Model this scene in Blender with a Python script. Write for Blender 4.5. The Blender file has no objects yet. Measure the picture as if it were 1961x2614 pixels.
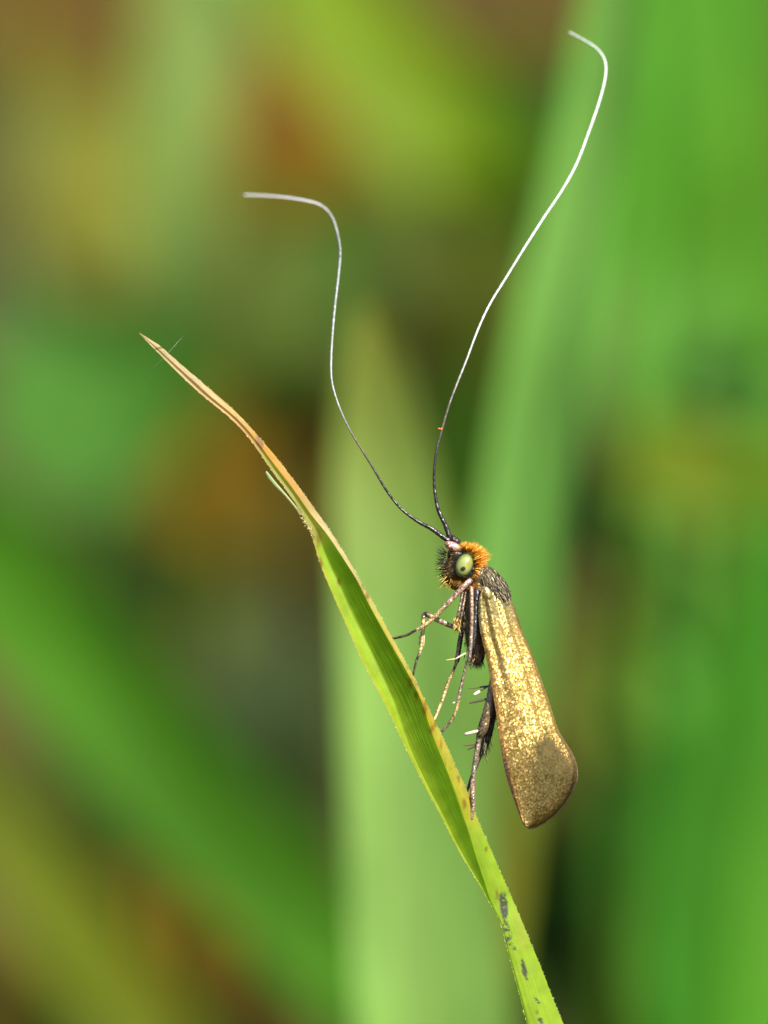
# One unit is one centimetre: a close-up of a small moth clinging to a grass blade.
import bpy, bmesh, math, random
from mathutils import Vector, Matrix, noise
random.seed(7)
scene = bpy.context.scene
scene.unit_settings.system = 'METRIC'
scene.unit_settings.scale_length = 0.01
scene.unit_settings.length_unit = 'CENTIMETERS'

# ------------------------------------------------------------------ camera
TILT = math.radians(25.0)
DIST = 40.0                      # camera to moth, cm
HGT = 10.0                       # focus point above the soil, cm
K = 0.00122                      # cm for one photograph pixel at the moth
R = Vector((1, 0, 0))
U = Vector((0, math.sin(TILT), math.cos(TILT)))
N = Vector((0, -math.cos(TILT), math.sin(TILT)))
FOC = Vector((0, 0, HGT))
cam = bpy.data.cameras.new('camera')
cam_o = bpy.data.objects.new('camera', cam)
scene.collection.objects.link(cam_o)
cam_o.matrix_world = Matrix.Translation(FOC + N * DIST) @ Matrix((R, U, N)).transposed().to_4x4()
cam.sensor_fit = 'VERTICAL'
cam.sensor_height = 24.0
cam.lens = 24.0 * DIST / (2614 * K)
cam.clip_start = 0.5
cam.clip_end = 60000
cam.dof.use_dof = True
cam.dof.focus_distance = DIST - 0.02
cam.dof.aperture_fstop = cam.lens * 1e-3 / (2 * 0.76)   # a 15 mm wide aperture
scene.camera = cam_o

# ------------------------------------------------------------------ light
SUN = (0.46 * R + 0.62 * U + 0.64 * N).normalized()
world = bpy.data.worlds.new('World'); scene.world = world; world.use_nodes = True
wn = world.node_tree.nodes
sky = wn.new('ShaderNodeTexSky'); sky.sky_type = 'NISHITA'; sky.sun_disc = False
sky.sun_elevation = math.asin(SUN.z); sky.sun_rotation = math.atan2(SUN.x, SUN.y)
world.node_tree.links.new(sky.outputs[0], wn['Background'].inputs[0])
wn['Background'].inputs[1].default_value = 0.065
sl = bpy.data.lights.new('sun', 'SUN'); sl.energy = 4.8; sl.angle = math.radians(0.5); sl.color = (1, 0.94, 0.84)
sun_o = bpy.data.objects.new('sun', sl); scene.collection.objects.link(sun_o)
sun_o.rotation_euler = SUN.to_track_quat('Z', 'Y').to_euler()
sun_o.location = FOC + SUN * 100
vs = scene.view_settings
vs.view_transform = 'Standard'; vs.look = 'None'; vs.gamma = 1; vs.use_curve_mapping = False
vs.exposure = 1.42

# ------------------------------------------------------------------ helpers
def P(x, y, w=0.0):
    """photograph pixel + pixels towards the camera from the moth's plane -> place"""
    d = w * K
    s = (DIST - d) / DIST
    return FOC + R * ((x - 980.5) * K * s) + U * ((1307 - y) * K * s) + N * d
def B(x, y, d):
    """the same for what stands d cm behind the moth (pixels of a 1659-wide view)"""
    return P(x * 1.182, y * 1.182, -d / K)
def srgb(r, g, b):
    f = lambda c: (c / 12.92 if c <= 0.04045 else ((c + 0.055) / 1.055) ** 2.4)
    return (f(r / 255), f(g / 255), f(b / 255))
def lerp(a, b, t): return a + (b - a) * t
def mixc(a, b, t):
    t = max(0.0, min(1.0, t)); return tuple(lerp(p, q, t) for p, q in zip(a, b))
def smooth(e0, e1, x):
    t = max(0.0, min(1.0, (x - e0) / (e1 - e0))); return t * t * (3 - 2 * t)
def interp(tab, y):
    if y <= tab[0][0]: return tab[0][1]
    for (a, b), (c, d) in zip(tab, tab[1:]):
        if y <= c: return lerp(b, d, (y - a) / (c - a))
    return tab[-1][1]
def catmull(pts, n):
    """pts: tuples of numbers; returns n resampled tuples, even in the first three"""
    m = len(pts[0]); ext = [pts[0]] + list(pts) + [pts[-1]]
    out = []
    for i in range(1, len(ext) - 2):
        for j in range(24):
            t = j / 24
            out.append(tuple(0.5 * (2 * ext[i][q] + (ext[i + 1][q] - ext[i - 1][q]) * t
                       + (2 * ext[i - 1][q] - 5 * ext[i][q] + 4 * ext[i + 1][q] - ext[i + 2][q]) * t * t
                       + (3 * ext[i][q] - ext[i - 1][q] - 3 * ext[i + 1][q] + ext[i + 2][q]) * t ** 3) for q in range(m)))
    out.append(tuple(pts[-1]))
    k = min(3, m)
    L = [0.0]
    for a, b in zip(out, out[1:]):
        L.append(L[-1] + math.sqrt(sum((a[q] - b[q]) ** 2 for q in range(k))))
    res = []; i = 0
    for j in range(n):
        s = L[-1] * j / (n - 1)
        while i < len(L) - 2 and L[i + 1] < s: i += 1
        t = (s - L[i]) / max(1e-12, L[i + 1] - L[i])
        res.append(tuple(lerp(out[i][q], out[i + 1][q], t) for q in range(m)))
    return res

class MB:
    def __init__(s): s.v = []; s.f = []; s.c = []; s.uv = []
    def vert(s, p, c=(1, 1, 1), uv=(0, 0)):
        s.v.append(Vector(p)); s.c.append(c); s.uv.append(uv); return len(s.v) - 1
    def grid(s, rows):
        for a, b in zip(rows, rows[1:]):
            for i in range(len(a) - 1):
                s.f.append((a[i], a[i + 1], b[i + 1], b[i]))
    def tube(s, pts, rad, col, seg=8, cap=True):
        """pts world Vectors, rad and col per point"""
        rows = []; up = None
        for i, p in enumerate(pts):
            t = (pts[min(i + 1, len(pts) - 1)] - pts[max(i - 1, 0)]).normalized()
            if up is None:
                up = t.orthogonal().normalized()
            else:
                up = (up - t * up.dot(t))
                up = up.normalized() if up.length > 1e-9 else t.orthogonal().normalized()
            sd = t.cross(up)
            ring = [s.vert(p + (up * math.cos(2 * math.pi * j / seg) + sd * math.sin(2 * math.pi * j / seg)) * rad[i],
                           col[i] if isinstance(col, list) else col, (j / seg, i / len(pts))) for j in range(seg)]
            rows.append(ring + [ring[0]])
        s.grid(rows)
        if cap:
            s.f.append(tuple(reversed(rows[0][:-1]))); s.f.append(tuple(rows[-1][:-1]))
    def hair(s, p, d, ln, r, col, bend=None, seg=3, tipcol=None):
        d = d.normalized(); b = bend if bend is not None else Vector((0, 0, 0))
        pts = [p + d * (ln * t) + b * (ln * t * t) for t in (0, 0.4, 0.75, 1)]
        s.tube(pts, [r, r * 0.85, r * 0.5, r * 0.08], [col, col, tipcol or col, tipcol or col], seg)
    def ellipsoid(s, c, ax, rad, col, nu=20, nv=12):
        rows = []
        for i in range(nv + 1):
            th = math.pi * i / nv
            ring = []
            for j in range(nu):
                ph = 2 * math.pi * j / nu
                ring.append(s.vert(c + ax[0] * (rad[0] * math.sin(th) * math.cos(ph)) + ax[1] * (rad[1] * math.sin(th) * math.sin(ph))
                                   + ax[2] * (rad[2] * math.cos(th)), col, (j / nu, i / nv)))
            rows.append(ring + [ring[0]])
        s.grid(rows)
    def build(s, name, mat, parent=None, origin=None, smooth_=True):
        o0 = origin or Vector((0, 0, 0))
        me = bpy.data.meshes.new(name)
        me.from_pydata([tuple(v - o0) for v in s.v], [], s.f)
        if smooth_: me.polygons.foreach_set('use_smooth', [True] * len(me.polygons))
        at = me.attributes.new('Col', 'FLOAT_COLOR', 'POINT')
        flat = []
        for c in s.c: flat += [c[0], c[1], c[2], c[3] if len(c) > 3 else 1.0]
        at.data.foreach_set('color', flat)
        uvl = me.uv_layers.new(name='UVMap')
        idx = [0] * len(me.loops); me.loops.foreach_get('vertex_index', idx)
        fl = []
        for i in idx: fl += [s.uv[i][0], s.uv[i][1]]
        uvl.data.foreach_set('uv', fl)
        me.materials.append(mat)
        me.update()
        o = bpy.data.objects.new(name, me)
        scene.collection.objects.link(o)
        if parent is not None: o.parent = parent
        elif origin is not None: o.location = origin
        return o
def tag(o, label, cat, group=None):
    o['label'] = label; o['category'] = cat
    if group: o['group'] = group
    return o
def empty(name, loc):
    o = bpy.data.objects.new(name, None); o.location = loc; o.empty_display_size = 0.1
    scene.collection.objects.link(o); return o

# ------------------------------------------------------------------ materials
def new_mat(name):
    m = bpy.data.materials.new(name); m.use_nodes = True
    nt = m.node_tree; nt.nodes.clear()
    out = nt.nodes.new('ShaderNodeOutputMaterial')
    return m, nt, out
def node(nt, kind, **kw):
    n = nt.nodes.new(kind)
    for k, v in kw.items(): setattr(n, k, v)
    return n
def leaf_mat(name, trans=0.35, rough=0.42, nscale=3.0, var=0.25, stripes=0.0, stripe_n=60.0, bump=0.15, spec=0.4, warm=(1.15, 1.1, 0.6)):
    m, nt, out = new_mat(name); L = nt.links
    at = node(nt, 'ShaderNodeAttribute', attribute_name='Col')
    tc = node(nt, 'ShaderNodeTexCoord')
    nz = node(nt, 'ShaderNodeTexNoise'); nz.inputs['Scale'].default_value = nscale; nz.inputs['Detail'].default_value = 6
    L.new(tc.outputs['Object'], nz.inputs['Vector'])
    mr = node(nt, 'ShaderNodeMapRange'); mr.inputs['To Min'].default_value = 1 - var; mr.inputs['To Max'].default_value = 1 + var
    mr.inputs['From Min'].default_value = 0.25; mr.inputs['From Max'].default_value = 0.75
    L.new(nz.outputs['Fac'], mr.inputs['Value'])
    mul = node(nt, 'ShaderNodeVectorMath', operation='SCALE')
    L.new(at.outputs['Color'], mul.inputs[0]); L.new(mr.outputs[0], mul.inputs['Scale'])
    # fine lengthwise veins
    sx = node(nt, 'ShaderNodeSeparateXYZ'); L.new(tc.outputs['UV'], sx.inputs[0])
    cb = node(nt, 'ShaderNodeCombineXYZ')
    ma = node(nt, 'ShaderNodeMath', operation='MULTIPLY'); ma.inputs[1].default_value = stripe_n; L.new(sx.outputs[0], ma.inputs[0])
    mb = node(nt, 'ShaderNodeMath', operation='MULTIPLY'); mb.inputs[1].default_value = 3.0; L.new(sx.outputs[1], mb.inputs[0])
    L.new(ma.outputs[0], cb.inputs[0]); L.new(mb.outputs[0], cb.inputs[1])
    vn = node(nt, 'ShaderNodeTexNoise'); vn.inputs['Scale'].default_value = 1.0; vn.inputs['Detail'].default_value = 2
    L.new(cb.outputs[0], vn.inputs['Vector'])
    vr = node(nt, 'ShaderNodeMapRange'); vr.inputs['From Min'].default_value = 0.3; vr.inputs['From Max'].default_value = 0.7
    vr.inputs['To Min'].default_value = 1 - stripes; vr.inputs['To Max'].default_value = 1 + stripes
    L.new(vn.outputs['Fac'], vr.inputs['Value'])
    mul2 = node(nt, 'ShaderNodeVectorMath', operation='SCALE')
    L.new(mul.outputs[0], mul2.inputs[0]); L.new(vr.outputs[0], mul2.inputs['Scale'])
    bp = node(nt, 'ShaderNodeBump'); bp.inputs['Strength'].default_value = bump; bp.inputs['Distance'].default_value = 0.01
    L.new(vn.outputs['Fac'], bp.inputs['Height'])
    pr = node(nt, 'ShaderNodeBsdfPrincipled'); pr.inputs['Roughness'].default_value = rough; pr.inputs['Specular IOR Level'].default_value = spec
    L.new(mul2.outputs[0], pr.inputs['Base Color']); L.new(bp.outputs[0], pr.inputs['Normal'])
    tr = node(nt, 'ShaderNodeBsdfTranslucent')
    wm = node(nt, 'ShaderNodeVectorMath', operation='MULTIPLY'); wm.inputs[1].default_value = warm
    L.new(mul2.outputs[0], wm.inputs[0]); L.new(wm.outputs[0], tr.inputs['Color'])
    mx = node(nt, 'ShaderNodeMixShader'); mx.inputs[0].default_value = trans
    L.new(pr.outputs[0], mx.inputs[1]); L.new(tr.outputs[0], mx.inputs[2]); L.new(mx.outputs[0], out.inputs[0])
    return m
def scale_mat(name, metallic=0.85, rough=0.3, jitter=0.7, cell=0.0075, var=0.35, stretch=(1, 1, 1), spec=0.5, big=0.0):
    """body scales: every little cell tilts its own way and glints by itself"""
    m, nt, out = new_mat(name); L = nt.links
    at = node(nt, 'ShaderNodeAttribute', attribute_name='Col')
    tc = node(nt, 'ShaderNodeTexCoord'); mp = node(nt, 'ShaderNodeMapping')
    mp.inputs['Scale'].default_value = stretch
    L.new(tc.outputs['Object'], mp.inputs['Vector'])
    vo = node(nt, 'ShaderNodeTexVoronoi'); vo.inputs['Scale'].default_value = 1 / cell
    L.new(mp.outputs[0], vo.inputs['Vector'])
    sb = node(nt, 'ShaderNodeVectorMath', operation='SUBTRACT'); sb.inputs[1].default_value = (0.5, 0.5, 0.5)
    L.new(vo.outputs['Color'], sb.inputs[0])
    sc = node(nt, 'ShaderNodeVectorMath', operation='SCALE'); sc.inputs['Scale'].default_value = jitter
    L.new(sb.outputs[0], sc.inputs[0])
    ge = node(nt, 'ShaderNodeNewGeometry')
    ad = node(nt, 'ShaderNodeVectorMath', operation='ADD'); L.new(ge.outputs['Normal'], ad.inputs[0]); L.new(sc.outputs[0], ad.inputs[1])
    nm = node(nt, 'ShaderNodeVectorMath', operation='NORMALIZE'); L.new(ad.outputs[0], nm.inputs[0])
    sx = node(nt, 'ShaderNodeSeparateXYZ'); L.new(vo.outputs['Color'], sx.inputs[0])
    mr = node(nt, 'ShaderNodeMapRange'); mr.inputs['To Min'].default_value = 1 - var; mr.inputs['To Max'].default_value = 1 + var
    L.new(sx.outputs[0], mr.inputs['Value'])
    mul = node(nt, 'ShaderNodeVectorMath', operation='SCALE'); L.new(at.outputs['Color'], mul.inputs[0]); L.new(mr.outputs[0], mul.inputs['Scale'])
    pr = node(nt, 'ShaderNodeBsdfPrincipled')
    pr.inputs['Metallic'].default_value = metallic; pr.inputs['Roughness'].default_value = rough; pr.inputs['Specular IOR Level'].default_value = spec
    L.new(mul.outputs[0], pr.inputs['Base Color']); L.new(nm.outputs[0], pr.inputs['Normal'])
    L.new(pr.outputs[0], out.inputs[0])
    return m
def plain_mat(name, rough=0.4, metallic=0.0, spec=0.5, coat=0.0, nscale=40.0, var=0.2):
    m, nt, out = new_mat(name); L = nt.links
    at = node(nt, 'ShaderNodeAttribute', attribute_name='Col')
    tc = node(nt, 'ShaderNodeTexCoord')
    nz = node(nt, 'ShaderNodeTexNoise'); nz.inputs['Scale'].default_value = nscale; nz.inputs['Detail'].default_value = 4
    L.new(tc.outputs['Object'], nz.inputs['Vector'])
    mr = node(nt, 'ShaderNodeMapRange'); mr.inputs['To Min'].default_value = 1 - var; mr.inputs['To Max'].default_value = 1 + var
    mr.inputs['From Min'].default_value = 0.25; mr.inputs['From Max'].default_value = 0.75
    L.new(nz.outputs['Fac'], mr.inputs['Value'])
    mul = node(nt, 'ShaderNodeVectorMath', operation='SCALE'); L.new(at.outputs['Color'], mul.inputs[0]); L.new(mr.outputs[0], mul.inputs['Scale'])
    pr = node(nt, 'ShaderNodeBsdfPrincipled')
    pr.inputs['Metallic'].default_value = metallic; pr.inputs['Roughness'].default_value = rough; pr.inputs['Specular IOR Level'].default_value = spec
    pr.inputs['Coat Weight'].default_value = coat; pr.inputs['Coat Roughness'].default_value = 0.08
    L.new(mul.outputs[0], pr.inputs['Base Color']); L.new(pr.outputs[0], out.inputs[0])
    return m
M_BACK = leaf_mat('grass_green', trans=0.40, nscale=0.9, var=0.22, stripes=0.16, stripe_n=14, spec=0.12, rough=0.55)
M_DEAD = leaf_mat('dead_leaf', trans=0.12, rough=0.7, nscale=2.2, var=0.35, stripes=0.1, stripe_n=10, spec=0.06, warm=(1.1, 0.9, 0.6))
M_BLADE = leaf_mat('hero_blade', trans=0.42, rough=0.36, nscale=22, var=0.16, stripes=0.055, stripe_n=34, bump=0.18, spec=0.3, warm=(1.12, 1.12, 0.45))
M_WING = scale_mat('wing_scales', metallic=0.9, rough=0.38, jitter=0.38, cell=0.0044, var=0.2)
M_BODY = scale_mat('body_scales', metallic=0.45, rough=0.42, jitter=0.4, cell=0.0055, var=0.35)
M_LEG = scale_mat('leg_scales', metallic=0.5, rough=0.4, jitter=0.6, cell=0.0045, var=0.45)
M_HAIR = plain_mat('hair', rough=0.45, nscale=120, var=0.3)
M_ANT = scale_mat('antenna_scales', metallic=0.0, rough=0.35, jitter=0.35, cell=0.006, var=0.1)
M_EYE = plain_mat('eye', rough=0.28, spec=0.5, coat=0.12, nscale=60, var=0.06)
M_SPUR = plain_mat('spur', rough=0.3, nscale=80, var=0.15)

# ------------------------------------------------------------------ ground
def soil_mat():
    m, nt, out = new_mat('soil'); L = nt.links
    tc = node(nt, 'ShaderNodeTexCoord')
    n1 = node(nt, 'ShaderNodeTexNoise'); n1.inputs['Scale'].default_value = 0.7; n1.inputs['Detail'].default_value = 8
    L.new(tc.outputs['Object'], n1.inputs['Vector'])
    cr = node(nt, 'ShaderNodeValToRGB')
    e = cr.color_ramp.elements
    e[0].position = 0.3; e[0].color = (0.012, 0.015, 0.004, 1)
    e[1].position = 0.72; e[1].color = (0.09, 0.062, 0.018, 1)
    x = cr.color_ramp.elements.new(0.5); x.color = (0.04, 0.036, 0.01, 1)
    L.new(n1.outputs['Fac'], cr.inputs[0])
    n2 = node(nt, 'ShaderNodeTexNoise'); n2.inputs['Scale'].default_value = 6; n2.inputs['Detail'].default_value = 8
    L.new(tc.outputs['Object'], n2.inputs['Vector'])
    bp = node(nt, 'ShaderNodeBump'); bp.inputs['Distance'].default_value = 0.25; bp.inputs['Strength'].default_value = 0.8
    L.new(n2.outputs['Fac'], bp.inputs['Height'])
    pr = node(nt, 'ShaderNodeBsdfPrincipled'); pr.inputs['Roughness'].default_value = 0.9; pr.inputs['Specular IOR Level'].default_value = 0.15
    L.new(cr.outputs[0], pr.inputs['Base Color']); L.new(bp.outputs[0], pr.inputs['Normal']); L.new(pr.outputs[0], out.inputs[0])
    return m
g = MB()
xs = [-30000, -3000, -300, -80] + [-40 + 2 * i for i in range(41)] + [80, 300, 3000, 30000]
ys = [-30000, -3000, -300, -80] + [-40 + 2 * i for i in range(61)] + [140, 300, 3000, 30000]
rows = []
for y in ys:
    rows.append([g.vert((x, y, (0.35 * noise.noise(Vector((x * 0.11, y * 0.11, 0.3))) if abs(x) < 60 and -60 < y < 100 else 0.0)),
                        (0.1, 0.07, 0.03), (x, y)) for x in xs])
g.grid(rows)
ground = g.build('ground', soil_mat()); ground['kind'] = 'structure'
def ground_z(x, y): return 0.35 * noise.noise(Vector((x * 0.11, y * 0.11, 0.3)))
def ray_ground(x, y):
    """where the sight line through a view pixel meets the soil"""
    c = FOC + N * DIST
    d = (B(x, y, 10) - c).normalized()
    t = -c.z / d.z
    for _ in range(6):
        p = c + d * t
        t += (ground_z(p.x, p.y) - p.z) / d.z
    return c + d * t

# ------------------------------------------------------------------ soft background grass
def back_blade(pts, color, label, tipcol=None, roll=0.0, fold=0.25, tip=True, name='grass_plant', group=None, patch=None, world=None, face=None):
    """pts: (view x, view y, cm behind, width in view px) from tip to foot; the foot runs on to the soil"""
    ctrl = []
    for (x, y, d, w) in pts:
        p = B(x, y, d); ctrl.append((p.x, p.y, p.z, w * 1.182 * K * (DIST + d) / DIST))
    if world: ctrl = [(p.x, p.y, p.z, w) for p, w in world]
    face = face or N
    a, b = Vector(ctrl[-2][:3]), Vector(ctrl[-1][:3]); dr = (b - a).normalized()
    foot_w = ctrl[-1][3]
    # bend the lower end down into the soil
    q = b
    for i in range(1, 5):
        dd = (dr * (1 - i / 5) + Vector((0, 0.1, -1)) * (i / 4 + 0.15)).normalized()
        q = q + dd * max(0.2, b.z / 4.2)
        if q.z < 0.1: break
        ctrl.append((q.x, q.y, q.z, foot_w * (1 - 0.1 * i)))
    ctrl.append((q.x, q.y + 0.1, ground_z(q.x, q.y) - 0.05, foot_w * 0.5))
    n = 70
    cs = catmull(ctrl, n)
    base = Vector((ctrl[-1][0], ctrl[-1][1], ground_z(ctrl[-1][0], ctrl[-1][1])))
    mb = MB(); rows = []
    nc = 9
    for i, (x, y, z, w) in enumerate(cs):
        p = Vector((x, y, z))
        t = (Vector(cs[min(i + 1, n - 1)][:3]) - Vector(cs[max(i - 1, 0)][:3])).normalized()
        sd = t.cross(face).normalized()
        nr = sd.cross(t).normalized()
        if nr.dot(face) < 0: nr = -nr
        rr = roll
        sd2 = sd * math.cos(rr) + nr * math.sin(rr); nr2 = nr * math.cos(rr) - sd * math.sin(rr)
        s = i / (n - 1)
        row = []
        for j in range(nc):
            tt = j / (nc - 1) * 2 - 1
            hw = w / 2
            off = fold * w * (abs(tt) - 0.5) + 0.03 * w * noise.noise(Vector((s * 9, tt * 2, x)))
            c = color
            if tipcol: c = mixc(tipcol, color, s / 0.13)
            if patch:
                for (pv, pw, pc) in patch: c = mixc(pc, c, abs(s - pv) / pw)
            sv = 1 + 0.26 * noise.noise(Vector((tt * 2.2, s * 5.0, base.x * 3.1 + 7))) + 0.16 * noise.noise(Vector((tt * 6.0, s * 2.0, base.y * 2.3)))
            c = (c[0] * sv * (1 + 0.10 * noise.noise(Vector((tt * 1.5, s * 7, 3 + base.x)))), c[1] * sv, c[2] * sv)
            row.append(mb.vert(p + sd2 * (hw * tt) + nr2 * off, c, (j / (nc - 1), s * 8)))
        rows.append(row)
    mb.grid(rows)
    e = empty(name, base)
    mb.build('blade', M_BACK, e, base)
    return tag(e, label, 'grass', group)
def back_leaf(x, y, d, w, h, rot, color, label, tilt=0.0, yaw=0.0, lobes=0.0, edgecol=None, name='weed', cat='weed'):
    """one broad leaf (blade + stalk to the soil) seen face on: centre, size in view px"""
    c0 = B(x, y, d); f = 1.182 * K * (DIST + d) / DIST
    a = w * f / 2; b = h * f / 2
    ex = R * math.cos(rot) + U * math.sin(rot); ey = -R * math.sin(rot) + U * math.cos(rot); ez = N.copy()
    rt = Matrix.Rotation(tilt, 3, ex) @ Matrix.Rotation(yaw, 3, ey)
    ex, ey, ez = rt @ ex, rt @ ey, rt @ ez
    mb = MB(); rows = []
    sdv = x * 0.013 + y * 0.007
    for i in range(13):
        v = -1 + 2 * i / 12
        prof = max(0.0, 1 - abs(v) ** 2.4) ** 0.62
        row = []
        for j in range(13):
            u = -1 + 2 * j / 12
            wob = 1 + 0.10 * noise.noise(Vector((sdv, u * 1.5, v * 1.5))) + lobes * math.cos(6 * math.atan2(v, u + 1e-6))
            z = 0.10 * a * (abs(u) ** 1.3) * 1.6 - 0.12 * b * v * v + 0.08 * a * noise.noise(Vector((u * 1.3, v * 1.3, sdv)))
            c = mixc(color, edgecol, max(abs(u), abs(v)) ** 2) if edgecol else color
            row.append(mb.vert(c0 + ex * (a * u * prof * wob) + ey * (b * v * wob) + ez * z, c, (u, v)))
        rows.append(row)
    mb.grid(rows)
    foot = c0 - ey * b
    gx, gy = foot.x - 0.2, foot.y + 0.5
    gz = ground_z(gx, gy)
    base = Vector((gx, gy, gz))
    e = empty(name, base); tag(e, label, cat)
    mb.build('leaf', M_BACK, e, base)
    st = MB()
    mid = foot * 0.5 + base * 0.5 + Vector((0.1, 0.15, 0.15 * (foot.z - gz)))
    cs = catmull([tuple(foot + ey * b * 0.12), tuple(mid), tuple(base - Vector((0, 0, 0.1)))], 14)
    st.tube([Vector(q) for q in cs], [0.05 + 0.02 * i / 13 for i in range(14)], mixc(color, (0.08, 0.1, 0.03), 0.4), 6)
    st.build('stalk', M_BACK, e, base)
    return e
def litter(x, y, w, h, rot, color, label, lift=0.12, curl=0.3):
    """a dead leaf lying on the soil; size in view px as it shows from here"""
    p = ray_ground(x, y)
    d = (p - (FOC + N * DIST)).length
    f = 1.182 * K * d / DIST
    a = w * f / 2; b = h * f / 2 / 0.55
    ex = Vector((math.cos(rot), math.sin(rot), 0)); ey = Vector((-math.sin(rot), math.cos(rot), 0))
    base = Vector((p.x, p.y, ground_z(p.x, p.y)))
    mb = MB(); rows = []; sd = x * 0.021 + y * 0.017
    for i in range(15):
        v = -1 + 2 * i / 14
        prof = max(0.0, 1 - abs(v) ** 2.0) ** 0.6
        row = []
        for j in range(11):
            u = -1 + 2 * j / 10
            wob = 1 + 0.18 * noise.noise(Vector((sd, u * 2, v * 3)))
            q = base + ex * (a * u * prof * wob) + ey * (b * v * wob)
            q.z = ground_z(q.x, q.y) + lift + curl * a * (u * u) * prof + 0.1 * noise.noise(Vector((u * 2, v * 2, sd)))
            row.append(mb.vert(q, mixc(color, tuple(k * 0.55 for k in color), smooth(0.06, 0.0, abs(u))), (u, v)))
        rows.append(row)
    mb.grid(rows)
    # petiole
    e = empty('dead_leaf', base); tag(e, label, 'dead leaf', 'dead leaves lying on the soil')
    mb.build('leaf', M_DEAD, e, base)
    st = MB(); q0 = base - ey * b; q0.z = ground_z(q0.x, q0.y) + lift
    q1 = q0 - ey * 0.7; q1.z = ground_z(q1.x, q1.y) + 0.04
    st.tube([q0 + ey * 0.2, q0, q1], [0.03, 0.03, 0.03], tuple(k * 0.6 for k in color), 6)
    st.build('stalk', M_DEAD, e, base)
    return e

G = lambda r, g_, b, k=0.41: (srgb(r, 0, 0)[0] * k, srgb(0, g_, 0)[1] * k * 0.88, srgb(0, 0, b)[2] * k * 0.62)   # photograph colour -> reflectance
# --- dead leaves on the soil
Gd = lambda r, g_, b: tuple(c * q for c, q in zip(G(r, g_, b), (0.86, 0.86, 0.42)))
litter(90, 60, 330, 280, 0.3, Gd(165, 125, 35), 'orange brown dead leaf on the soil beside the khaki weed')
litter(690, 330, 420, 440, -0.4, Gd(158, 116, 18), 'large tawny brown dead leaf behind the tip of the bent left antenna')
litter(1090, 30, 300, 190, 0.8, Gd(170, 130, 45), 'rusty dead leaf behind the tip of the upright right antenna')
litter(510, 1080, 520, 330, 0.2, Gd(166, 126, 36), 'broad ochre dead leaf behind the folded blade and its torn strip')
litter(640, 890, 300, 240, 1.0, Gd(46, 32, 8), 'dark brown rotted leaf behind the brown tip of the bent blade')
litter(850, 690, 200, 180, -0.6, Gd(110, 88, 32), 'small brown dead leaf above the tip of the pale blade')
litter(440, 2070, 420, 360, 0.5, Gd(205, 156, 90), 'reddish brown dead leaf between two slanting green blades')
litter(290, 1880, 330, 260, -0.2, Gd(105, 85, 24), 'dull brown dead leaf under the slanting bright green blade')
litter(1260, 1300, 240, 200, 0.4, Gd(135, 118, 62), 'greyish tan dead leaf beside the back of the moth')
litter(1270, 1110, 420, 480, 0.1, Gd(14, 10, 4), 'near-black leaf shape standing in for the shaded gap behind the orange head tuft')  # dark leaf stands in for the deep shade between the leaves
litter(20, 2200, 260, 200, 0.9, Gd(200, 150, 50), 'orange dead leaf at the foot of the olive slanting blade')
# --- broad leaves
back_leaf(230, 400, 15, 330, 520, 0.15, G(150, 160, 48), 'khaki broad weed leaf beside the grey green blade', tilt=-0.3)
back_leaf(200, 870, 12.3, 480, 480, 0.5, G(92, 168, 66), 'mid green round weed leaf behind the dry blade tip', tilt=-0.2)
back_leaf(80, 620, 15, 300, 240, 0.2, G(118, 158, 96), 'greyish green weed leaf above the mid green round leaf', tilt=-0.3)
back_leaf(700, 570, 16, 460, 330, 0.5, G(96, 138, 58), 'dull green weed leaf behind the bent left antenna', tilt=-0.2)
back_leaf(600, 1510, 15, 360, 360, -0.4, G(112, 142, 108), 'blue grey weed leaf left of the pale broad blade', tilt=0.1)
back_leaf(130, 1690, 17, 380, 260, -0.5, G(112, 122, 66), 'olive grey weed leaf between the two slanting blades', tilt=-0.1)
back_leaf(1575, 800, 9.5, 200, 130, 0.2, G(64, 132, 76), 'blue green small weed leaf on the bright green wide blade', tilt=0.6)
back_leaf(1545, 1010, 9.5, 420, 240, -0.15, G(132, 164, 40), 'yellow green oval weed leaf beside the near-black leaf shape', tilt=0.0)
back_leaf(1300, 1450, 14, 330, 300, 0.6, G(132, 150, 46), 'olive yellow weed leaf behind the golden wing', tilt=-0.1)
back_leaf(1250, 2000, 15, 400, 700, 0.1, G(56, 122, 36), 'dark green broad weed leaf below the golden wing', tilt=0.2)
back_leaf(1340, 1720, 14.5, 340, 420, 0.1, G(76, 146, 42), 'medium green weed leaf behind the wing tip', tilt=0.0)
back_leaf(1000, 960, 16, 300, 560, 0.05, G(48, 122, 22), 'dark green upright weed leaf behind the base of the antennae', tilt=0.1)
back_leaf(1150, 300, 17, 240, 400, 0.1, G(64, 124, 26), 'deep green narrow weed leaf between the olive blade and upright blade', tilt=0.1)
back_leaf(520, 740, 18, 420, 320, 0.3, G(62, 106, 30), 'deep green weed leaf behind the withered blade tip', tilt=0.1)
back_leaf(340, 1230, 17, 300, 240, 0.3, G(60, 104, 38), 'small deep green weed leaf above the steep bright blade', tilt=0.1)
back_leaf(650, 1790, 17, 300, 300, 0.3, G(56, 104, 30), 'small dark green weed leaf under the blue grey leaf', tilt=0.1)
back_leaf(1265, 1120, 8.6, 130, 300, 0.05, (0.006, 0.005, 0.002), 'near-black leaf shape added as the shaded gap behind the back of the head', tilt=0.5)  # added nearer the camera, its black colour paints the shade of the gap
back_leaf(640, 900, 13, 250, 170, 0.5, (0.012, 0.008, 0.002), 'dark brown leaf shape added to darken the gap behind the brown part of the bent blade', tilt=0.4)  # added dark leaf, its colour makes the gap darker
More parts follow.
